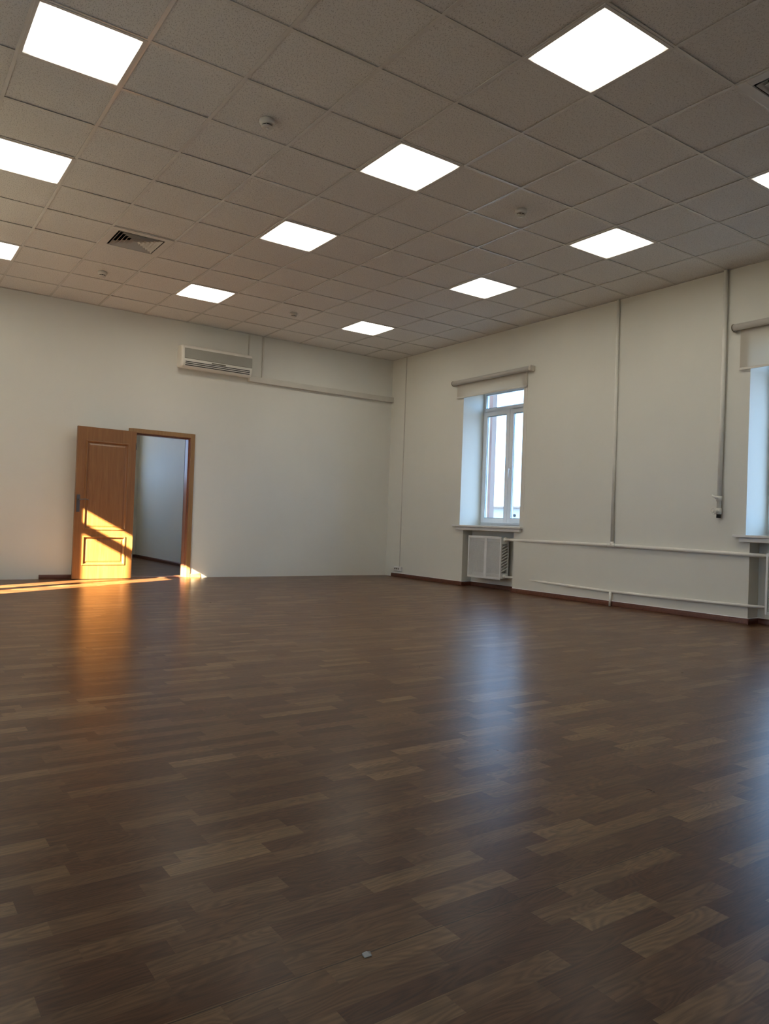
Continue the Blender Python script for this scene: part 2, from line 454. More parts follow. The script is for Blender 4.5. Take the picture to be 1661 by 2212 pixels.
# ---- suspended ceiling: loose tiles on a T-bar grid
LIGHTS = [(i, j) for j in (-4, 0, 4) for i in (-3, 0, 3, 7) if (i, j) != (-3, -4)]
VENTS = [(5, -2), (-4, 2)]
SKIP = set(LIGHTS) | set(VENTS)
mb = MB(); g = 0.004
xs = [XL] + [P * j for j in range(-6, 7)] + [XR]
yy_ = [YF] + [P * i for i in range(-10, 10)] + [YB]
for a in range(len(xs) - 1):
    for b_ in range(len(yy_) - 1):
        j = a - 7; i = b_ - 11
        if (i, j) in SKIP: continue
        x0, x1, y0, y1 = xs[a] + g, xs[a + 1] - g, yy_[b_] + g, yy_[b_ + 1] - g
        z = [ZC + 0.0035 + (random.random() ** 2) * 0.004 for _ in range(4)]
        mb.add([(x0, y0, z[0]), (x1, y0, z[1]), (x1, y1, z[2]), (x0, y1, z[3])] + [(x, y, ZC + 0.022) for x, y in ((x0, y0), (x1, y0), (x1, y1), (x0, y1))],
               [(0, 1, 2, 3), (4, 5, 6, 7), (0, 1, 5, 4), (1, 2, 6, 5), (2, 3, 7, 6), (3, 0, 4, 7)])
ceil = struct(mb.build('ceiling', M_tile))
mb = MB(); h = 0.012
for x in xs[1:-1]: mb.box(x - h, x + h, YF, YB, ZC - 0.0012, ZC + 0.0012); mb.box(x - .001, x + .001, YF, YB, ZC, ZC + 0.03)
for y in yy_[1:-1]: mb.box(XL, XR, y - h, y + h, ZC - 0.0008, ZC + 0.0008); mb.box(XL, XR, y - .001, y + .001, ZC, ZC + 0.03)
mb.build('ceiling_grid', M_tbar, ceil)
mb = MB()
mb.box(XL, XL + .019, YF, YB, ZC - .002, ZC); mb.box(XR - .019, XR, YF, YB, ZC - .002, ZC)
mb.box(XL, XR, YF, YF + .019, ZC - .002, ZC); mb.box(XL, XR, YB - .019, YB, ZC - .002, ZC)
mb.build('edge_angle', M_tbar, ceil)

# ---- hall beyond the door
HX0, HX1, HY1, HZ = -3.2, 1.46, 10.86, 3.3
Y2 = YB + 0.20
struct(MB().box(HX0, HX1 + .2, YB, HY1 + 0.3, -0.08, 0.0).build('floor_hall', M_floor))
struct(MB().box(HX1, HX1 + 0.2, Y2, HY1, 0, HZ).build('wall_hall_right', M_wall))
struct(MB().box(HX0 - 0.2, HX0, Y2, HY1, 0, HZ).build('wall_hall_left', M_wall))
struct(MB().box(HX0 - 0.2, HX1 + 0.2, Y2, HY1 + .3, HZ, HZ + 0.2).build('ceiling_hall', M_wall))
HW = (-0.9, 0.75, 1.60, 2.95)
wall_cells('wall_hall_back', M_wall, [HX0 - .2, HW[0], HW[1], HX1 + .2], [0, HW[2], HW[3], HZ],
           lambda x, z: None if HW[0] < x < HW[1] and HW[2] < z < HW[3] else 0.0, lambda x, z, d: (x, HY1 + d, z), 0.3)
mb = MB()
mb.prism([(0, 0), (0.016, 0), (0.016, 0.045), (0.006, 0.06), (0, 0.06)], lambda u, v, t: (HX1 - u, t, v), Y2, HY1)
mb.prism([(0, 0), (0.016, 0), (0.016, 0.045), (0.006, 0.06), (0, 0.06)], lambda u, v, t: (t, HY1 - u, v), HX0, HX1)
struct(mb.build('baseboard_hall', M_base))

# ---- skirting: along the window wall, round the niches; two stubs at the door
prof = [(0, 0), (0.016, 0), (0.0165, 0.012), (0.014, 0.034), (0.009, 0.050), (0.0, 0.056)]
mb = MB()
def run_y(x, y0, y1): mb.prism(prof, lambda u, v, t: (x - u, t, v), y0, y1)
def run_x(y, x0, x1, s): mb.prism(prof, lambda u, v, t: (t, y + s * u, v), x0, x1)
edge = 5.80
for a, b_ in NICHES:
    run_y(XR, b_ - 0.016, edge); run_x(b_, XR - 0.016, XR + ND, -1)
    run_y(XR + ND, a, b_); run_x(a, XR - 0.016, XR + ND, 1)
    edge = a + 0.016
run_y(XR, YF, edge)
sk = struct(mb.build('baseboard_right', M_base))
prof = [(0, 0.056), (0.007, 0.056), (0.005, 0.060), (0.0, 0.062)]
mb = MB(); edge = 5.80
for a, b_ in NICHES:
    run_y(XR, b_, edge); run_x(b_, XR, XR + ND, -1); run_y(XR + ND, a, b_); run_x(a, XR, XR + ND, 1); edge = a
run_y(XR, YF, edge)
mb.build('caulk_bead', M_reveal, sk)
prof = [(0, 0), (0.016, 0), (0.0165, 0.012), (0.014, 0.034), (0.009, 0.050), (0.0, 0.056)]
mb = MB(); mb.prism(prof, lambda u, v, t: (t, YB - u, v), -1.19, -0.142)
struct(mb.build('baseboard_back', M_base))
mb = MB(); mb.prism(prof, lambda u, v, t: (t, YB - u, v), 0.795, 0.945)
struct(mb.build('baseboard_back', M_casing))

# ================================================================== DOOR
door = struct(empty('door_1', (-0.062, YB, 0)))
fr = MB()
def casing(mb, yf, yb):
    mb.box(-0.141, -0.082, yf, yb, 0, 2.036); mb.box(0.732, 0.792, yf, yb, 0, 2.036); mb.box(-0.082, 0.732, yf, yb, 1.978, 2.036)
casing(fr, YB - 0.016, YB)
fr.build('casing', M_casing, door, bevel=0.003)
fr = MB(); casing(fr, Y2, Y2 + 0.016); fr.build('casing', M_base, door, bevel=0.003)
jb = MB()
jb.box(DO[0], -0.080, YB, Y2, 0, 1.998); jb.box(0.730, DO[1], YB, Y2, 0, 1.998); jb.box(-0.08, 0.73, YB, Y2, 1.976, 1.998)
jb.box(-0.08, -0.066, YB + 0.05, Y2 - .06, 0, 1.976); jb.box(0.716, 0.730, YB + 0.05, Y2 - .06, 0, 1.976); jb.box(-0.066, 0.716, YB + .05, Y2 - .06, 1.962, 1.976)
jb.build('jamb', M_jamb, door, bevel=0.002)
MB().box(0.7285, 0.7305, YB + 0.010, YB + 0.034, 0.92, 1.13).build('strike_plate', M_bronze, door)
MB().box(-0.08, 0.73, YB + 0.01, Y2 - 0.01, 0, 0.008).build('threshold', M_jamb, door)
# leaf, folded back almost flat on the wall
lw, lh, lt = 0.768, 1.977, 0.040
hinge = Vector((-0.060, 5.925)); tip = Vector((-0.826, 5.862))
ang = math.atan2(tip.y - hinge.y, tip.x - hinge.x)      # local +X runs to the handle side
leaf = MB()
# local frame: x along the leaf, y = +/- thickness (front face at y=0 side toward the room), z up
UP = (0.110, 0.645, 0.655, 1.800); LO = (0.110, 0.662, 0.195, 0.553)
def leaf_face(mb, y, s):
    us = [0, UP[0], UP[1], LO[1], lw]
    mb.box(0, 0.108, y, y + s, 0.008, lh + 0.008)
    mb.box(0.648, lw, y, y + s, 0.008, lh + 0.008)
    mb.box(0.108, 0.648, y, y + s, 0.008, 0.197)
    mb.box(0.108, 0.648, y, y + s, 0.556, 0.657)
    mb.box(0.108, 0.648, y, y + s, 1.800, lh + 0.008)
leaf_face(leaf, 0, lt)
leaf.box(0.100, 0.655, 0.012, lt - 0.012, 0.19, 1.81)
lo = leaf.build('leaf', M_oak, door, local=True)
lo.location = (hinge.x - door.location.x, hinge.y - door.location.y, 0)
lo.rotation_euler = (0, 0, ang)
def panel(z0, z1):
    x0, x1 = 0.108, 0.648
    mb = MB()
    for side in (0, 1):
        def Y(v): return (v if side == 0 else lt - v)
        def ring(a, ya, b_, yb_):
            A = [(x0 + a, z0 + a), (x1 - a, z0 + a), (x1 - a, z1 - a), (x0 + a, z1 - a)]
            B = [(x0 + b_, z0 + b_), (x1 - b_, z0 + b_), (x1 - b_, z1 - b_), (x0 + b_, z1 - b_)]
            vs = [(x, Y(ya), z) for x, z in A] + [(x, Y(yb_), z) for x, z in B]
            mb.add(vs, [(k, (k + 1) % 4, (k + 1) % 4 + 4, k + 4) for k in range(4)])
        steps = [(-0.012, 0.0), (-0.008, -0.009), (0.004, -0.010), (0.014, 0.008), (0.018, 0.012), (0.030, 0.011), (0.046, 0.003)]
        for (a, ya), (b_, yb_) in zip(steps, steps[1:]): ring(a, ya, b_, yb_)
        a, ya = steps[-1]
        mb.add([(x0 + a, Y(ya), z0 + a), (x1 - a, Y(ya), z0 + a), (x1 - a, Y(ya), z1 - a), (x0 + a, Y(ya), z1 - a)], [(0, 1, 2, 3)])
    return mb.build('panel', M_oak, lo, local=True)
panel(0.657, 1.800); panel(0.197, 0.556)
hx = lw - 0.036
MB().box(hx - 0.021, hx + 0.021, 0.040, 0.048, 0.875, 1.10).build('handle_plate', M_bronze, lo, bevel=0.003, local=True)
MB().box(hx - 0.021, hx + 0.021, -0.008, 0.0, 0.875, 1.10).build('handle_plate', M_bronze, lo, bevel=0.003, local=True)
for s, y0 in ((1, lt + 0.008), (-1, -0.008)):
    hb = MB(); hb.tube([(hx, y0, 1.035), (hx, y0 + s * 0.045, 1.035)], 0.010)
    hb.tube([(hx + 0.006, y0 + s * 0.045, 1.035), (hx - 0.03, y0 + s * 0.050, 1.036), (hx - 0.075, y0 + s * 0.048, 1.042), (hx - 0.115, y0 + s * 0.040, 1.036)], [0.010, 0.009, 0.008, 0.0065])
    hb.lathe([(0.009, 0), (0.009, s * 0.006)], (hx, y0, 0.93), 'Y', 14)
    hb.build('lever_handle', M_bronze, lo, local=True)
MB().box(lw - 0.0005, lw + 0.0015, 0.009, lt - 0.009, 0.88, 1.10).build('lock_face', M_bronze, lo, local=True)
for z in (0.25, 1.74):
    hg = MB(); hg.tube([(0.002, lt + .004, z), (0.002, lt + .004, z + 0.09)], 0.007, 10); hg.build('hinge', M_bronze, lo, local=True)

# ================================================================== WINDOWS
def window(name, y0, y1, side, first=False):
    """plastic window set 0.40 m deep into the wall; side +1 = window wall on the right, -1 = left wall"""
    X = (XR + 0.405) if side > 0 else (XL - 0.405)
    def bx(mb, a, b_, c, d, e, f): mb.box(X + side * a, X + side * b_, c, d, e, f)
    wroot = struct(empty(name, (X, (y0 + y1) / 2, SILL)))
    zb, zt = 0.905, LINT
    F = MB()
    ya, yb_ = y0, y1
    bx(F, 0, 0.07, ya, ya + 0.045, zb, zt); bx(F, 0, 0.07, yb_ - 0.045, yb_, zb, zt)
    bx(F, 0, 0.07, ya + .045, yb_ - .045, zb, zb + 0.045); bx(F, 0, 0.07, ya + .045, yb_ - .045, zt - 0.045, zt)
    bx(F, 0, 0.07, ya + .045, yb_ - .045, 2.590, 2.645)
    F.build('window_frame', M_pvc, wroot, bevel=0.004)
    # inner board under the frame
    yc = (y0 + y1) / 2 + side * 0.035
    for sy0, sy1 in ((y0 + 0.030, yc - 0.002), (yc + 0.002, y1 - 0.030)):
        sz0, sz1 = zb + 0.030, 2.5895
        sp = 0.068
        Sx = MB()
        bx(Sx, -0.016, 0.045, sy0, sy0 + sp, sz0, sz1); bx(Sx, -0.016, 0.045, sy1 - sp, sy1, sz0, sz1)
        bx(Sx, -0.016, 0.045, sy0 + sp, sy1 - sp, sz0, sz0 + sp); bx(Sx, -0.016, 0.045, sy0 + sp, sy1 - sp, sz1 - sp, sz1)
        so = Sx.build('sash', M_pvc, wroot, bevel=0.004)
        G = MB(); gx = 0.010
        a, b_, c, d = sy0 + sp, sy1 - sp, sz0 + sp, sz1 - sp
        e = 0.0035
        bx(G, -0.014, -0.012, a - .001, a + e, c, d); bx(G, -0.014, -0.012, b_ - e, b_ + .001, c, d)
        bx(G, -0.014, -0.012, a, b_, c - .001, c + e); bx(G, -0.014, -0.012, a, b_, d - e, d + .001)
        G.build('gasket', M_gasket, so)
        Q = MB(); bx(Q, 0.010, 0.022, a, a + 0.006, c, d); bx(Q, 0.010, 0.022, b_ - 0.006, b_, c, d)
        bx(Q, 0.010, 0.022, a, b_, c, c + 0.006); bx(Q, 0.010, 0.022, a, b_, d - 0.006, d)
        Q.build('glazing_spacer', M_spacer, so)
        K = MB(); K.add([(X + side * gx, a, c), (X + side * gx, b_, c), (X + side * gx, b_, d), (X + side * gx, a, d)], [(0, 1, 2, 3)])
        K.build('pane', M_glass, so)
    a, b_, c, d = y0 + 0.045, y1 - 0.045, 2.645, zt - 0.045
    G = MB(); e = 0.005
    bx(G, -.001, .001, a, a + e, c, d); bx(G, -.001, .001, b_ - e, b_, c, d); bx(G, -.001, .001, a, b_, c, c + e); bx(G, -.001, .001, a, b_, d - e, d)
    G.build('gasket', M_gasket, wroot)
    Q = MB(); bx(Q, 0.026, 0.038, a, a + 0.008, c, d); bx(Q, 0.026, 0.038, b_ - 0.008, b_, c, d)
    Q.build('glazing_spacer', M_spacer, wroot)
    K = MB(); K.add([(X + side * .03, a, c), (X + side * .03, b_, c), (X + side * .03, b_, d), (X + side * .03, a, d)], [(0, 1, 2, 3)])
    K.build('pane', M_glass, wroot)
    Hh = MB(); hy = yc - side * 0.0 + 0.002 * 0
    bx(Hh, -0.026, -0.016, hy - 0.046, hy - 0.020, 1.665, 1.735)
    Hh.tube([(X - side * .026, hy - .033, 1.715), (X - side * .048, hy - .033, 1.715)], 0.009, 12)
    Hh.tube([(X - side * .048, hy - .033, 1.720), (X - side * .052, hy - .033, 1.66), (X - side * .050, hy - .033, 1.595)], [0.010, 0.009, 0.007], 12)
    Hh.build('window_handle', M_pvc, wroot, bevel=0.001)
    # two-layer window board
    Bd = MB(); xw = XR if side > 0 else XL
    Bd.prism([(xw - side * 0.055, y0 - 0.07), (xw - side * 0.055, y1 + 0.11), (xw, y1 + 0.11), (xw, y1), (X, y1), (X, y0), (xw, y0), (xw, y0 - 0.07)],
             lambda u, v, t: (u, v, t), SILL, 0.886)
    Bd.build('window_sill', M_sill, wroot, bevel=0.003)
    Bd = MB(); Bd.box(xw - side * 0.035, xw, y0 - 0.035, y1 + 0.05, 0.816, 0.854)
    Bd.box(xw - side * 0.028, xw, y0 - 0.030, y1 + 0.045, 0.854, SILL)
    Bd.build('sill_board', M_sill, wroot, bevel=0.002)
    Bd = MB(); Bd.box(X, X + side * 0.2, y0, y1, 0.85, 0.905); Bd.build('sill_packer', M_pvc, wroot)
    return wroot
window('window_1', *W1, 1)
window('window_2', *W2, 1)
window('window_3', *W3, 1)
window('window_4', *WL, -1)
window('added_window_5', *WL_ADDED, -1)  # unseen window added to bring in more daylight from the left

# ================================================================== CEILING LIGHTS
def make_light():
    t = empty('ceiling_light', (0, 0, ZC))
    F = MB(); a, b_ = 0.297, 0.276
    for x0, x1, y0, y1 in ((-a, a, -a, -b_), (-a, a, b_, a), (-a, -b_, -b_, b_), (b_, a, -b_, b_)): F.box(x0, x1, y0, y1, -0.004, 0.010)
    F.box(-a, a, -a, a, 0.055, 0.07)
    for x0, x1, y0, y1 in ((-a, a, -a, -a + .004), (-a, a, a - .004, a), (-a, -a + .004, -a, a), (a - .004, a, -a, a)): F.box(x0, x1, y0, y1, 0.010, 0.06)
    F.build('frame', M_vent, t, local=True)
    D = MB(); D.add([(-b_, -b_, 0.0), (b_, -b_, 0.0), (b_, b_, 0.0), (-b_, b_, 0.0), (-b_, -b_, 0.004), (b_, -b_, 0.004), (b_, b_, 0.004), (-b_, b_, 0.004)], [(0, 1, 2, 3), (4, 5, 6, 7)])
    D.build('diffuser', M_emit, t, local=True)
    return t
LAB = {
    (-3, 0): 'biggest whole lit ceiling panel, at the top right',
    (0, 0): 'lit ceiling panel next beyond the biggest whole one, between two smoke detectors',
    (3, 0): 'lit ceiling panel in the middle row, third from the camera',
    (7, 0): 'lit ceiling panel above the wall air conditioner, last of the middle row',
    (-3, 4): 'lit ceiling panel cut off by the right edge of the photo',
    (0, 4): 'lit ceiling panel of the window-side row, largest whole one of that row',
    (3, 4): 'lit ceiling panel second from the far end of the window-side row',
    (7, 4): 'smallest lit ceiling panel, near the far corner beside the windows',
    (0, -4): 'large lit ceiling panel at the top left of the photo',
    (3, -4): 'lit ceiling panel half cut off by the left edge below the top left one',
    (7, -4): 'small sliver of lit ceiling panel at the left edge near the back wall'}
proto = None
for (i, j) in LIGHTS:
    o = make_light() if proto is None else copy_tree(proto)
    proto = proto or o
    o.location = (P * j + P / 2, P * i + P / 2, ZC)
    tag(o, LAB[(i, j)], 'ceiling light', 'square lit panels in the suspended ceiling')
hl = copy_tree(proto); hl.location = (0.85, 7.6, HZ - 0.07); hl.scale = (0.6, 0.6, 0.6)  # extra panel, out of view, added to light the hall wall
tag(hl, 'unseen lit ceiling panel added to brighten the hall behind the open door', 'ceiling light')
hl.pop('group', None)

# ================================================================== AIR DIFFUSERS
def make_vent():
    t = empty('air_diffuser', (0, 0, ZC))
    F = MB(); a, b_ = 0.297, 0.228
    for x0, x1, y0, y1 in ((-a, a, -a, -b_), (-a, a, b_, a), (-a, -b_, -b_, b_), (b_, a, -b_, b_)): F.box(x0, x1, y0, y1, -0.006, 0.002)
    F.build('frame', M_vent, t, bevel=0.002, local=True)
    K = MB(); b2 = b_ + .002
    K.box(-b2, b2, -b2, b2, 0.13, 0.135)
    for x0, x1, y0, y1 in ((-b2, b2, -b2, -b2 + .003), (-b2, b2, b2 - .003, b2), (-b2, -b2 + .003, -b2, b2), (b2 - .003, b2, -b2, b2)): K.box(x0, x1, y0, y1, 0.002, 0.13)
    K.build('plenum', M_dark, t, local=True)
    for k in range(6):
        r0 = 0.212 - k * 0.035; r1 = max(r0 - 0.034, 0.004)
        B = MB()
        for dz in (0.0,):
            o_ = [(-r0, -r0), (r0, -r0), (r0, r0), (-r0, r0)]; n_ = [(-r1, -r1), (r1, -r1), (r1, r1), (-r1, r1)]
            z0, z1, th = -0.008, 0.030, 0.0022
            vs = [(x, y, z0) for x, y in o_] + [(x, y, z1) for x, y in n_] + [(x, y, z0 + th) for x, y in o_] + [(x, y, z1 + th) for x, y in n_]
            fs = []
            for q in range(4):
                u = (q + 1) % 4
                fs += [(q, u, u + 4, q + 4), (q + 8, q + 12, u + 12, u + 8), (q, q + 8, u + 8, u), (q + 4, u + 4, u + 12, q + 12)]
            B.add(vs, fs)
        B.build('louvre', M_vent, t, local=True)
    return t
v1 = make_vent(); v1.location = (P * -2 + .3, P * 5 + .3, ZC)
tag(v1, 'white square air diffuser with nested louvres in the ceiling left of the lit panels', 'air vent', 'square ceiling air diffusers')
v2 = copy_tree(v1); v2.location = (P * 2 + .3, P * -4 + .3, ZC)
tag(v2, 'square louvred air diffuser cut off at the upper right edge of the photo', 'air vent', 'square ceiling air diffusers')

# ================================================================== SMOKE DETECTORS
def make_det():
    t = empty('smoke_detector', (0, 0, ZC))
    B = MB(); B.lathe([(0.050, 0.0), (0.052, -0.004), (0.052, -0.020), (0.048, -0.030), (0.041, -0.036), (0.036, -0.037)], (0, 0, 0)); B.build('base', M_det, t, local=True)
    K = MB(); K.lathe([(0.031, -0.036), (0.031, -0.048)], (0, 0, 0)); K.build('sensing_chamber', M_dark, t, local=True)
    R = MB()
    for k in range(8):
        a = k * math.pi / 4 + 0.2; c, s = math.cos(a), math.sin(a); r = 0.034
        R.tube([(c * r, s * r, -0.036), (c * r, s * r, -0.048)], 0.003, 8)
    R.build('ribs', M_det, t, local=True)
    Cc = MB(); Cc.lathe([(0.037, -0.046), (0.037, -0.050), (0.033, -0.055), (0.020, -0.057), (0.002, -0.057)], (0, 0, 0)); Cc.build('cap', M_det, t, local=True)
    L_ = MB(); L_.lathe([(0.012, -0.057), (0.012, -0.059), (0.007, -0.0595)], (0.004, 0, 0), n=18); L_.build('indicator', M_socket, t, local=True)
    return t
dets = [((-0.876, 0.355), 'round smoke detector in the ceiling, the large near one at the upper left'),
        ((1.500, 0.300), 'round smoke detector right of the second lit ceiling panel, shining on its underside'),
        ((-0.921, 4.500), 'small round smoke detector below the left air diffuser near the back wall'),
        ((1.532, 4.520), 'small round smoke detector between the two farthest lit ceiling panels')]
proto = None
for (x, y), lb in dets:
    o = make_det() if proto is None else copy_tree(proto)
    proto = proto or o
    o.location = (x, y, ZC + 0.002); tag(o, lb, 'smoke detector', 'round ceiling smoke detectors')

# ================================================================== AIR CONDITIONER
ac = tag(empty('air_conditioner', (1.0, YB, 2.93)), 'white wall-mounted air conditioner with grey grille above the blank back wall', 'air conditioner')
AX0, AX1 = 0.488, 1.560
pr = [(0.0, 2.955), (0.09, 2.935), (0.140, 2.938), (0.172, 2.962), (0.186, 3.000), (0.190, 3.040), (0.183, 3.200), (0.172, 3.238), (0.150, 3.256), (0.0, 3.268)]
B = MB()
n = len(pr)
ends = [(0.0, 0.80), (0.008, 0.92), (0.025, 1.0)]
secs = [(AX0 + e, s) for e, s in ends] + [(AX1 - e, s) for e, s in reversed(ends)]
cz = 3.10
vs = []
for x, s in secs:
    for d, z in pr: vs.append((x, YB - d * s, cz + (z - cz) * (0.93 + 0.07 * (s - 0.8) / 0.2)))
fs = []
for k in range(len(secs) - 1):
    for q in range(n - 1): fs.append((k * n + q, (k + 1) * n + q, (k + 1) * n + q + 1, k * n + q + 1))
fs += [tuple(range(n)), tuple(range((len(secs) - 1) * n, len(secs) * n))]
B.add(vs, fs, False)
ab = B.build('body', M_ac, ac, bevel=0.006, seg=3)
Gm = MB()
Gm.prism([(0.1925, 3.064), (0.1965, 3.066), (0.1890, 3.206), (0.1850, 3.208)], lambda u, v, t: (t, YB - u, v), AX0 + 0.04, AX1 - 0.018)
Gm.build('intake_grille', M_acgrille, ac)
R = MB()
for k in range(54):
    z = 3.070 + k * 0.0025
    d = 0.1965 - (z - 3.066) * 0.0536
    R.box(AX0 + .042, AX1 - .02, YB - d - 0.0006, YB - d + 0.0006, z, z + 0.0010)
R.build('grille_mesh', M_trunk, ac)
for k, (z, d) in enumerate(((3.021, 0.1895), (2.998, 0.1863), (2.974, 0.1780))):
    Sl = MB(); Sl.box(AX0 + 0.055, AX1 - 0.05, YB - d - 0.0025, YB - d + 0.01, z - 0.0052, z + 0.0052); Sl.build('outlet_slot', M_black, ac)
MB().box(0.925, 1.135, YB - 0.1935, YB - 0.185, 3.034, 3.050).build('badge', M_badge, ac, bevel=0.001)

# trunking and conduits around the air conditioner
tr = MB(); tr.prism([(0, 2.897), (0.058, 2.897), (0.062, 2.902), (0.062, 2.975), (0.058, 2.982), (0, 2.990)], lambda u, v, t: (t, YB - u, v), 1.565, XR - 0.002)
tag(tr.build('cable_trunking', M_trunk), 'long cream plastic trunking from the air conditioner to the room corner', 'cable trunking')
c1 = MB(); c1.box(1.555, 1.578, YB - 0.016, YB, 3.262, ZC - 0.003)
tag(c1.build('cable_conduit', M_trunk, bevel=0.002), 'short narrow conduit from the ceiling down onto the air conditioner', 'conduit', 'thin conduits by the air conditioner')
c2 = MB(); c2.box(1.788, 1.812, YB - 0.016, YB, 2.992, ZC - 0.003)
tag(c2.build('cable_conduit', M_trunk, bevel=0.002), 'narrow conduit from the ceiling down to the long trunking', 'conduit', 'thin conduits by the air conditioner')

# cable duct with triple socket on the window wall
cd = MB(); cd.box(XR - 0.012, XR, 5.572, 5.590, 0.158, ZC - 0.003)
tag(cd.build('cable_conduit', M_trunk, bevel=0.002), 'thin cream mini trunking running from ceiling to socket near the room corner', 'conduit')
so_ = tag(empty('wall_socket', (XR, 5.59, 0.13)), 'white triple wall socket just above the skirting near the room corner', 'socket')
MB().box(XR - 0.032, XR, 5.500, 5.700, 0.096, 0.165).build('housing', M_socket, so_, bevel=0.006)
for k in range(3):
    y = 5.665 - k * 0.046
    fo = MB(); fo.lathe([(0.019, -0.0325), (0.019, -0.034), (0.0165, -0.034), (0.016, -0.030)], (XR, y, 0.131), 'X', 20); f_ = fo.build('outlet', M_socket, so_)
    ho = MB(); ho.lathe([(0.0145, -0.0345), (0.0145, -0.030)], (XR, y, 0.131), 'X', 20); ho.build('socket_recess', M_badge, f_)

# ================================================================== BLINDS
def blind(y0, y1, ztube, zbot, lab, zslope=0.0, chain=True):
    t = tag(empty('roller_blind', (XR, (y0 + y1) / 2, ztube)), lab, 'roller blind', 'roller blinds over the windows')
    xc = XR - 0.055
    T = MB(); T.tube([(xc, y0 + 0.01, ztube), (xc, y1, ztube)], 0.034, 24); T.build('roll', M_blind, t)
    K = MB(); K.tube([(xc, y1, ztube), (xc, y1 + 0.010, ztube)], 0.0375, 24); K.build('end_cap', M_blindcap, t)
    K = MB(); K.prism([(XR, ztube + .036), (xc - .030, ztube + .036), (xc - .040, ztube + .010), (xc - .034, ztube - .026), (xc - .008, ztube - .040), (XR - .02, ztube - .040), (XR, ztube - .02)],
            lambda u, v, t_: (u, t_, v), y0 - 0.028, y0 + 0.010)
    K.build('bracket', M_bracket, t, bevel=0.003)
    K = MB(); K.box(XR - 0.07, XR, y1 + 0.002, y1 + 0.008, ztube - 0.045, ztube + 0.03); K.build('bracket', M_bracket, t)
    Cl = MB(); xk = xc + 0.030
    Cl.add([(xk, y0 + .09, zbot), (xk, y1 - .055, zbot), (xk, y1 - .055, ztube - .01), (xk, y0 + .09, ztube - .01)], [(0, 1, 2, 3)])
    Cl.build('cloth', M_cloth, t)
    Br = MB(); Br.box(xk - .006, xk + .006, y0 + .085, y1 - .050, zbot - 0.012, zbot + 0.012); Br.build('bottom_bar', M_bracket, t, bevel=0.003)
    if chain:
        Ch = MB()
        Ch.tube([(xc - .036, y0 + .012, ztube), (xc - .034, y0 + .014, ztube - .8), (xc - .030, y0 + .016, 1.12), (xc - .024, y0 + .035, 1.085), (xc - .018, y0 + .058, 1.12), (xc - .026, y0 + .056, ztube - .8), (xc - .030, y0 + .050, ztube)], 0.0014, 6)
        Ch.build('pull_cord', M_bracket, t)
    return t
blind(2.715, 4.300, 2.995, 2.775, 'cream roller blind rolled nearly up above the whole window left of the pipes')
blind(-1.70, -0.110, 2.985, 2.560, 'cream roller blind hanging lower, above the window cut by the right photo edge', chain=False)

# ================================================================== RADIATORS
def radiator(y0, y1, z0, z1, lab, joints):
    """perforated two-panel screen in front of a finned heater; y1 is the far (left in photo) end"""
    t = tag(empty('radiator', (XR, (y0 + y1) / 2, z0)), lab, 'radiator', 'screened radiators under the windows')
    xf = XR - 0.042
    ym = (y0 + y1) / 2 - 0.03
    F = MB(); e = 0.024
    for a, b_ in ((y0, ym), (ym, y1)):
        F.box(xf, xf + .012, a, a + e, z0, z1); F.box(xf, xf + .012, b_ - e, b_, z0, z1)
        F.box(xf, xf + .012, a + e, b_ - e, z0, z0 + e); F.box(xf, xf + .012, a + e, b_ - e, z1 - e * 1.3, z1)
    F.build('screen_frame', M_white, t, bevel=0.002)
    for a, b_ in ((y0 + e, ym - e), (ym + e, y1 - e)):
        Pn = MB(); Pn.add([(xf + .006, a, z0 + e), (xf + .006, b_, z0 + e), (xf + .006, b_, z1 - e), (xf + .006, a, z1 - e)], [(0, 1, 2, 3)])
        Pn.build('perforated_panel', M_perf, t)
    B = MB()
    zb0, zb1 = z0 + 0.015, z1 - 0.015
    B.box(xf + .070, xf + .080, y0 + .03, y1 - .03, zb0, zb1)
    B.box(xf + .150, xf + .156, y0 + .0, y1 - .03, zb0, zb1)
    k = y0 + 0.05
    while k < y1 - 0.04:
        B.box(xf + .040, xf + .150, k, k + 0.004, zb0 + .06, zb1 - .06); k += 0.034
    B.box(xf + .012, xf + .156, y0 + .03, y1 - .03, zb1 - 0.012, zb1); B.box(xf + .012, xf + .156, y0 + .03, y1 - .03, zb0, zb0 + 0.012); B.box(xf + .012, xf + .156, y1 - .03, y1 - .024, zb0, zb1)
    B.build('heater_body', M_rad, t)
    Sd = MB()
    Sd.box(xf + .012, xf + .022, y0 + .004, y0 + .02, zb0, zb1); Sd.box(xf + .138, xf + .156, y0, y0 + .02, zb0, zb1)
    Sd.box(xf + .022, xf + .138, y0 + .004, y0 + .02, zb1 - .085, zb1); Sd.box(xf + .022, xf + .138, y0 + .004, y0 + .02, zb0, zb0 + .075)
    nf = 9
    for k in range(nf):
        z = zb0 + 0.085 + k * (zb1 - zb0 - 0.19) / nf
        Sd.prism([(0.020, z), (0.140, z + 0.052), (0.140, z + 0.062), (0.020, z + 0.012)], lambda u, v, t_: (xf + u, t_, v), y0 + .004, y0 + .022)
    Sd.build('side_louvre', M_white, t)
    for z in joints:
        J = MB(); J.lathe([(0.024, 0.0), (0.030, -0.004), (0.030, -0.020), (0.022, -0.026), (0.020, -0.034)], (XR + 0.030, y0 + .004, z), 'Y', 18); J.build('pipe_union', M_pipe, t)
    return t
radiator(3.180, 3.858, 0.148, 0.741, 'white radiator with perforated two-panel screen under the whole window', (0.705, 0.195))
radiator(-1.20, -0.500, 0.125, 0.716, 'white perforated radiator screen cut by the right photo edge below the second window', ())

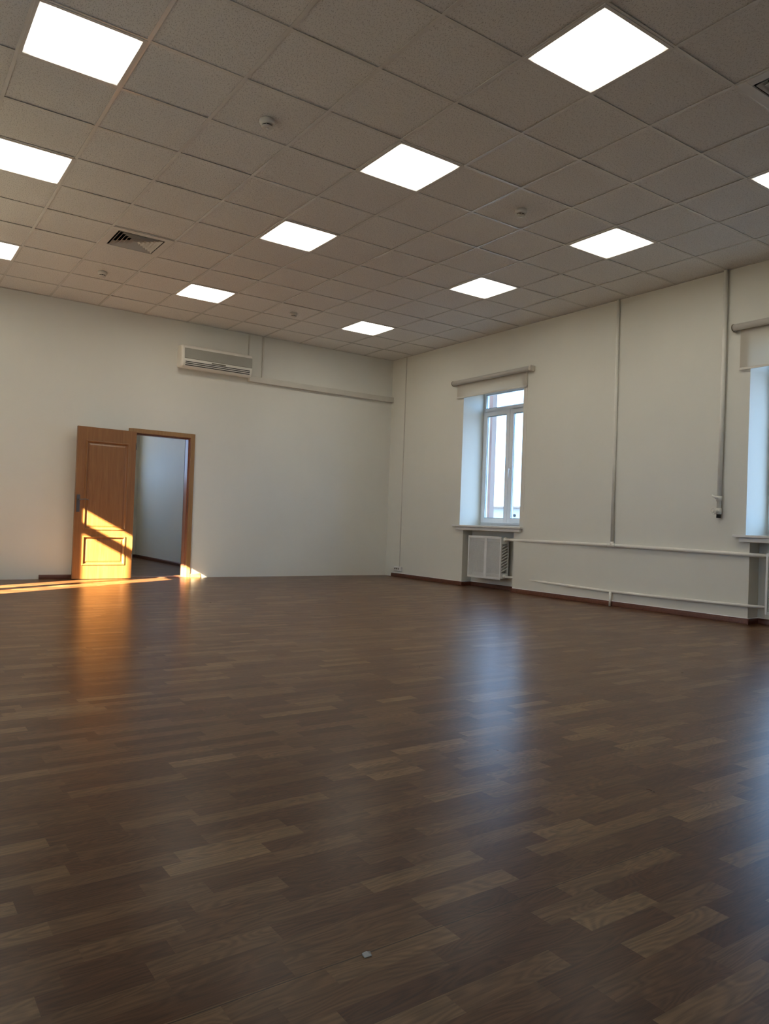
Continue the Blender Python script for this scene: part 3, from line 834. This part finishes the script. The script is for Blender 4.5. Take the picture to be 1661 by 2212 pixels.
# ================================================================== PIPES
hp = tag(empty('heating_pipe', (XR, 1.37, 0.7)), 'upper cream heating pipe along the window wall with a riser up to the ceiling', 'pipe', 'painted heating pipes on the window wall')
mb = MB(); r_ = 0.020
mb.tube([(XR + .030, 3.15, 0.703), (XR + .014, 2.98, 0.704), (XR + .008, 2.75, 0.705), (XR - .004, 2.1, 0.708), (XR - .012, 1.6, 0.709), (XR - .016, 1.35, 0.709), (XR - .018, 0.6, 0.703), (XR - .014, -0.2, 0.693), (XR + .01, -0.492, 0.688)], r_, 18)
mb.build('pipe_run', M_pipe, hp)
mb = MB(); mb.tube([(XR - .018, 1.345, 0.70), (XR - .018, 1.352, 2.0), (XR - .016, 1.362, ZC - .003)], 0.0185, 18); mb.build('riser', M_pipe, hp)
mb = MB()
for y in (1.30, 1.40): pass
mb.tube([(XR - .017, 1.295, 0.7085), (XR - .017, 1.40, 0.7095)], 0.0235, 18); mb.tube([(XR - .018, 1.345, 0.71), (XR - .018, 1.346, 0.752)], 0.022, 16); mb.build('tee', M_pipe, hp)
lp = tag(empty('heating_pipe', (XR, 1.33, 0.0)), 'lower cream heating pipe along the window wall with a short foot into the floor', 'pipe', 'painted heating pipes on the window wall')
mb = MB(); mb.tube([(XR + .030, 3.15, 0.192), (XR + .026, 3.0, 0.194), (XR + .018, 2.75, 0.192), (XR + .002, 2.3, 0.180), (XR - .014, 1.35, 0.167), (XR - .016, 0.6, 0.172), (XR - .014, -0.2, 0.183), (XR + .01, -0.492, 0.186)], 0.0155, 16)
mb.build('pipe_run', M_pipe, lp)
mb = MB(); mb.tube([(XR - .034, 1.333, 0.165), (XR - .034, 1.333, 0.0)], 0.0145, 16); mb.tube([(XR - .034, 1.333, 0.165), (XR - .014, 1.333, 0.167)], 0.0148, 12); mb.build('foot_pipe', M_pipe, lp)

vp = tag(empty('riser_pipe', (XR, 0.0, 1.06)), 'cream pipe from the ceiling ending in two valves beside the right-hand window', 'pipe')
XV = XR - 0.030
mb = MB(); mb.tube([(XV, 0.012, 1.10), (XV, 0.006, 2.3), (XV, 0.008, ZC - .003)], 0.0225, 18); mb.build('pipe', M_pipe, vp)
mb = MB(); mb.tube([(XV, 0.012, 1.225), (XV, 0.012, 1.275)], [0.031, 0.031], 8)
mb.tube([(XV, 0.012, 1.250), (XV - .035, 0.016, 1.256), (XV - .060, 0.020, 1.262)], [0.018, 0.015, 0.011], 10); o_ = mb.build('valve', M_pipe, vp)
mb = MB(); mb.tube([(XV - .060, 0.006, 1.252), (XV - .066, 0.052, 1.282)], [0.012, 0.008], 8); mb.build('valve_tap', M_pipe, o_)
mb = MB(); mb.tube([(XV, 0.012, 1.09), (XV, 0.012, 1.15)], [0.030, 0.030], 8)
mb.tube([(XV, 0.012, 1.12), (XV - .04, 0.018, 1.120), (XV - .075, 0.024, 1.118)], [0.019, 0.015, 0.008], 10); o_ = mb.build('valve', M_pipe, vp)
mb = MB()
ax = Vector((-1.0, 0.12, 0.0)).normalized(); u_ = Vector((0.12, 1.0, 0)).normalized(); v_ = ax.cross(u_)
cc = Vector((XV - .080, 0.025, 1.118)); ring = []
for k in range(25):
    a = 2 * math.pi * k / 24; rr = 0.031 + 0.004 * math.cos(6 * a)
    ring.append(cc + u_ * rr * math.cos(a) + v_ * rr * math.sin(a))
mb.tube(ring, 0.0042, 8, caps=False)
for k in range(3):
    a = math.pi * k / 3; d = u_ * math.cos(a) + v_ * math.sin(a); mb.tube([cc - d * .03, cc + d * .03], 0.003, 6)
mb.tube([cc - ax * .008, cc + ax * .008], 0.008, 10)
mb.build('handwheel', M_pipe, o_)
mb = MB(); mb.tube([(XV, 0.012, 1.09), (XV, 0.013, 1.052)], 0.024, 6); mb.build('end_plug', M_black, vp)

# ================================================================== PAPER CHIP
mb = MB(); cx, cy = -2.176, -3.092
top = [(-.0085, -.006), (.0075, -.0075), (.0085, .0), (.004, .007), (-.007, .006)]
n = len(top); hs = [.001, .002, .006, .0045, .004]
vs = [(cx + x, cy + y, hh) for (x, y), hh in zip(top, hs)] + [(cx + x, cy + y, 0.0003) for x, y in top]
mb.add(vs, [tuple(range(n)), tuple(reversed(range(n, 2 * n)))] + [(i, (i + 1) % n, (i + 1) % n + n, i + n) for i in range(n)])
tag(mb.build('paper_scrap', M_paper), 'tiny torn white paper scrap lying on the brown floor by the seam', 'paper scrap')

# ================================================================== OUTSIDE
struct(MB().box(XL - WT, XR + WT, YF - 0.2, HY1 + 0.3, 4.3, 19.0).build('added_sun_block_1', M_ext_white))  # unseen mass above the room, added to keep the yard in shade
struct(MB().box(2.0, XR + WT, YB + 0.12, 34, -6, 19.0).build('added_sun_block_2', M_ext_white))  # unseen block added to keep sun off the rosy building

b1 = tag(empty('building', (12, 14, -6)), 'rosy grey building side seen through the left part of the whole window', 'building')
MB().prism([(12.0, 11.88), (15.0, 15.5), (15.0, 24), (12.0, 24)], lambda u, v, t: (u, v, t), -6, 14).build('wall', M_ext_pink, b1)
MB().prism([(11.95, 11.70), (14.95, 15.3), (15.0, 15.5), (11.95, 11.88)], lambda u, v, t: (u, v, t), -6, 14).build('corner_pier', M_ext_grey, b1)
b3 = tag(empty('building', (-18, -14, -6)), 'unseen pale block added across the yard to keep sun off one left window', 'building')
MB().prism([(-14, -4.4), (-14, -30), (-24, -30), (-24, -10.5)], lambda u, v, t: (u, v, t), -6, 8.6).build('wall', M_ext_white, b3)  # added sun blocker for the second left window
b2 = tag(empty('building', (40, 30, -6)), 'low pale building far outside, just visible at the bottom of the window', 'building')
MB().box(30, 44, 8, 60, -6, 2.08).build('facade', M_ext_white, b2)
MB().box(29.7, 44.3, 7.7, 60.3, 2.08, 2.16).build('roof_edge', M_ext_grey, b2)
mb = MB(); mb.lathe([(0.09, 0.0), (0.09, -0.06)], (30, 29.12, 1.60), 'X', 20); mb.build('wall_vent', M_gasket, b2)
gr = MB(); gr.box(-150, 150, -150, 150, -6.2, -6.0); tag(struct(gr.build('ground', M_ground)))
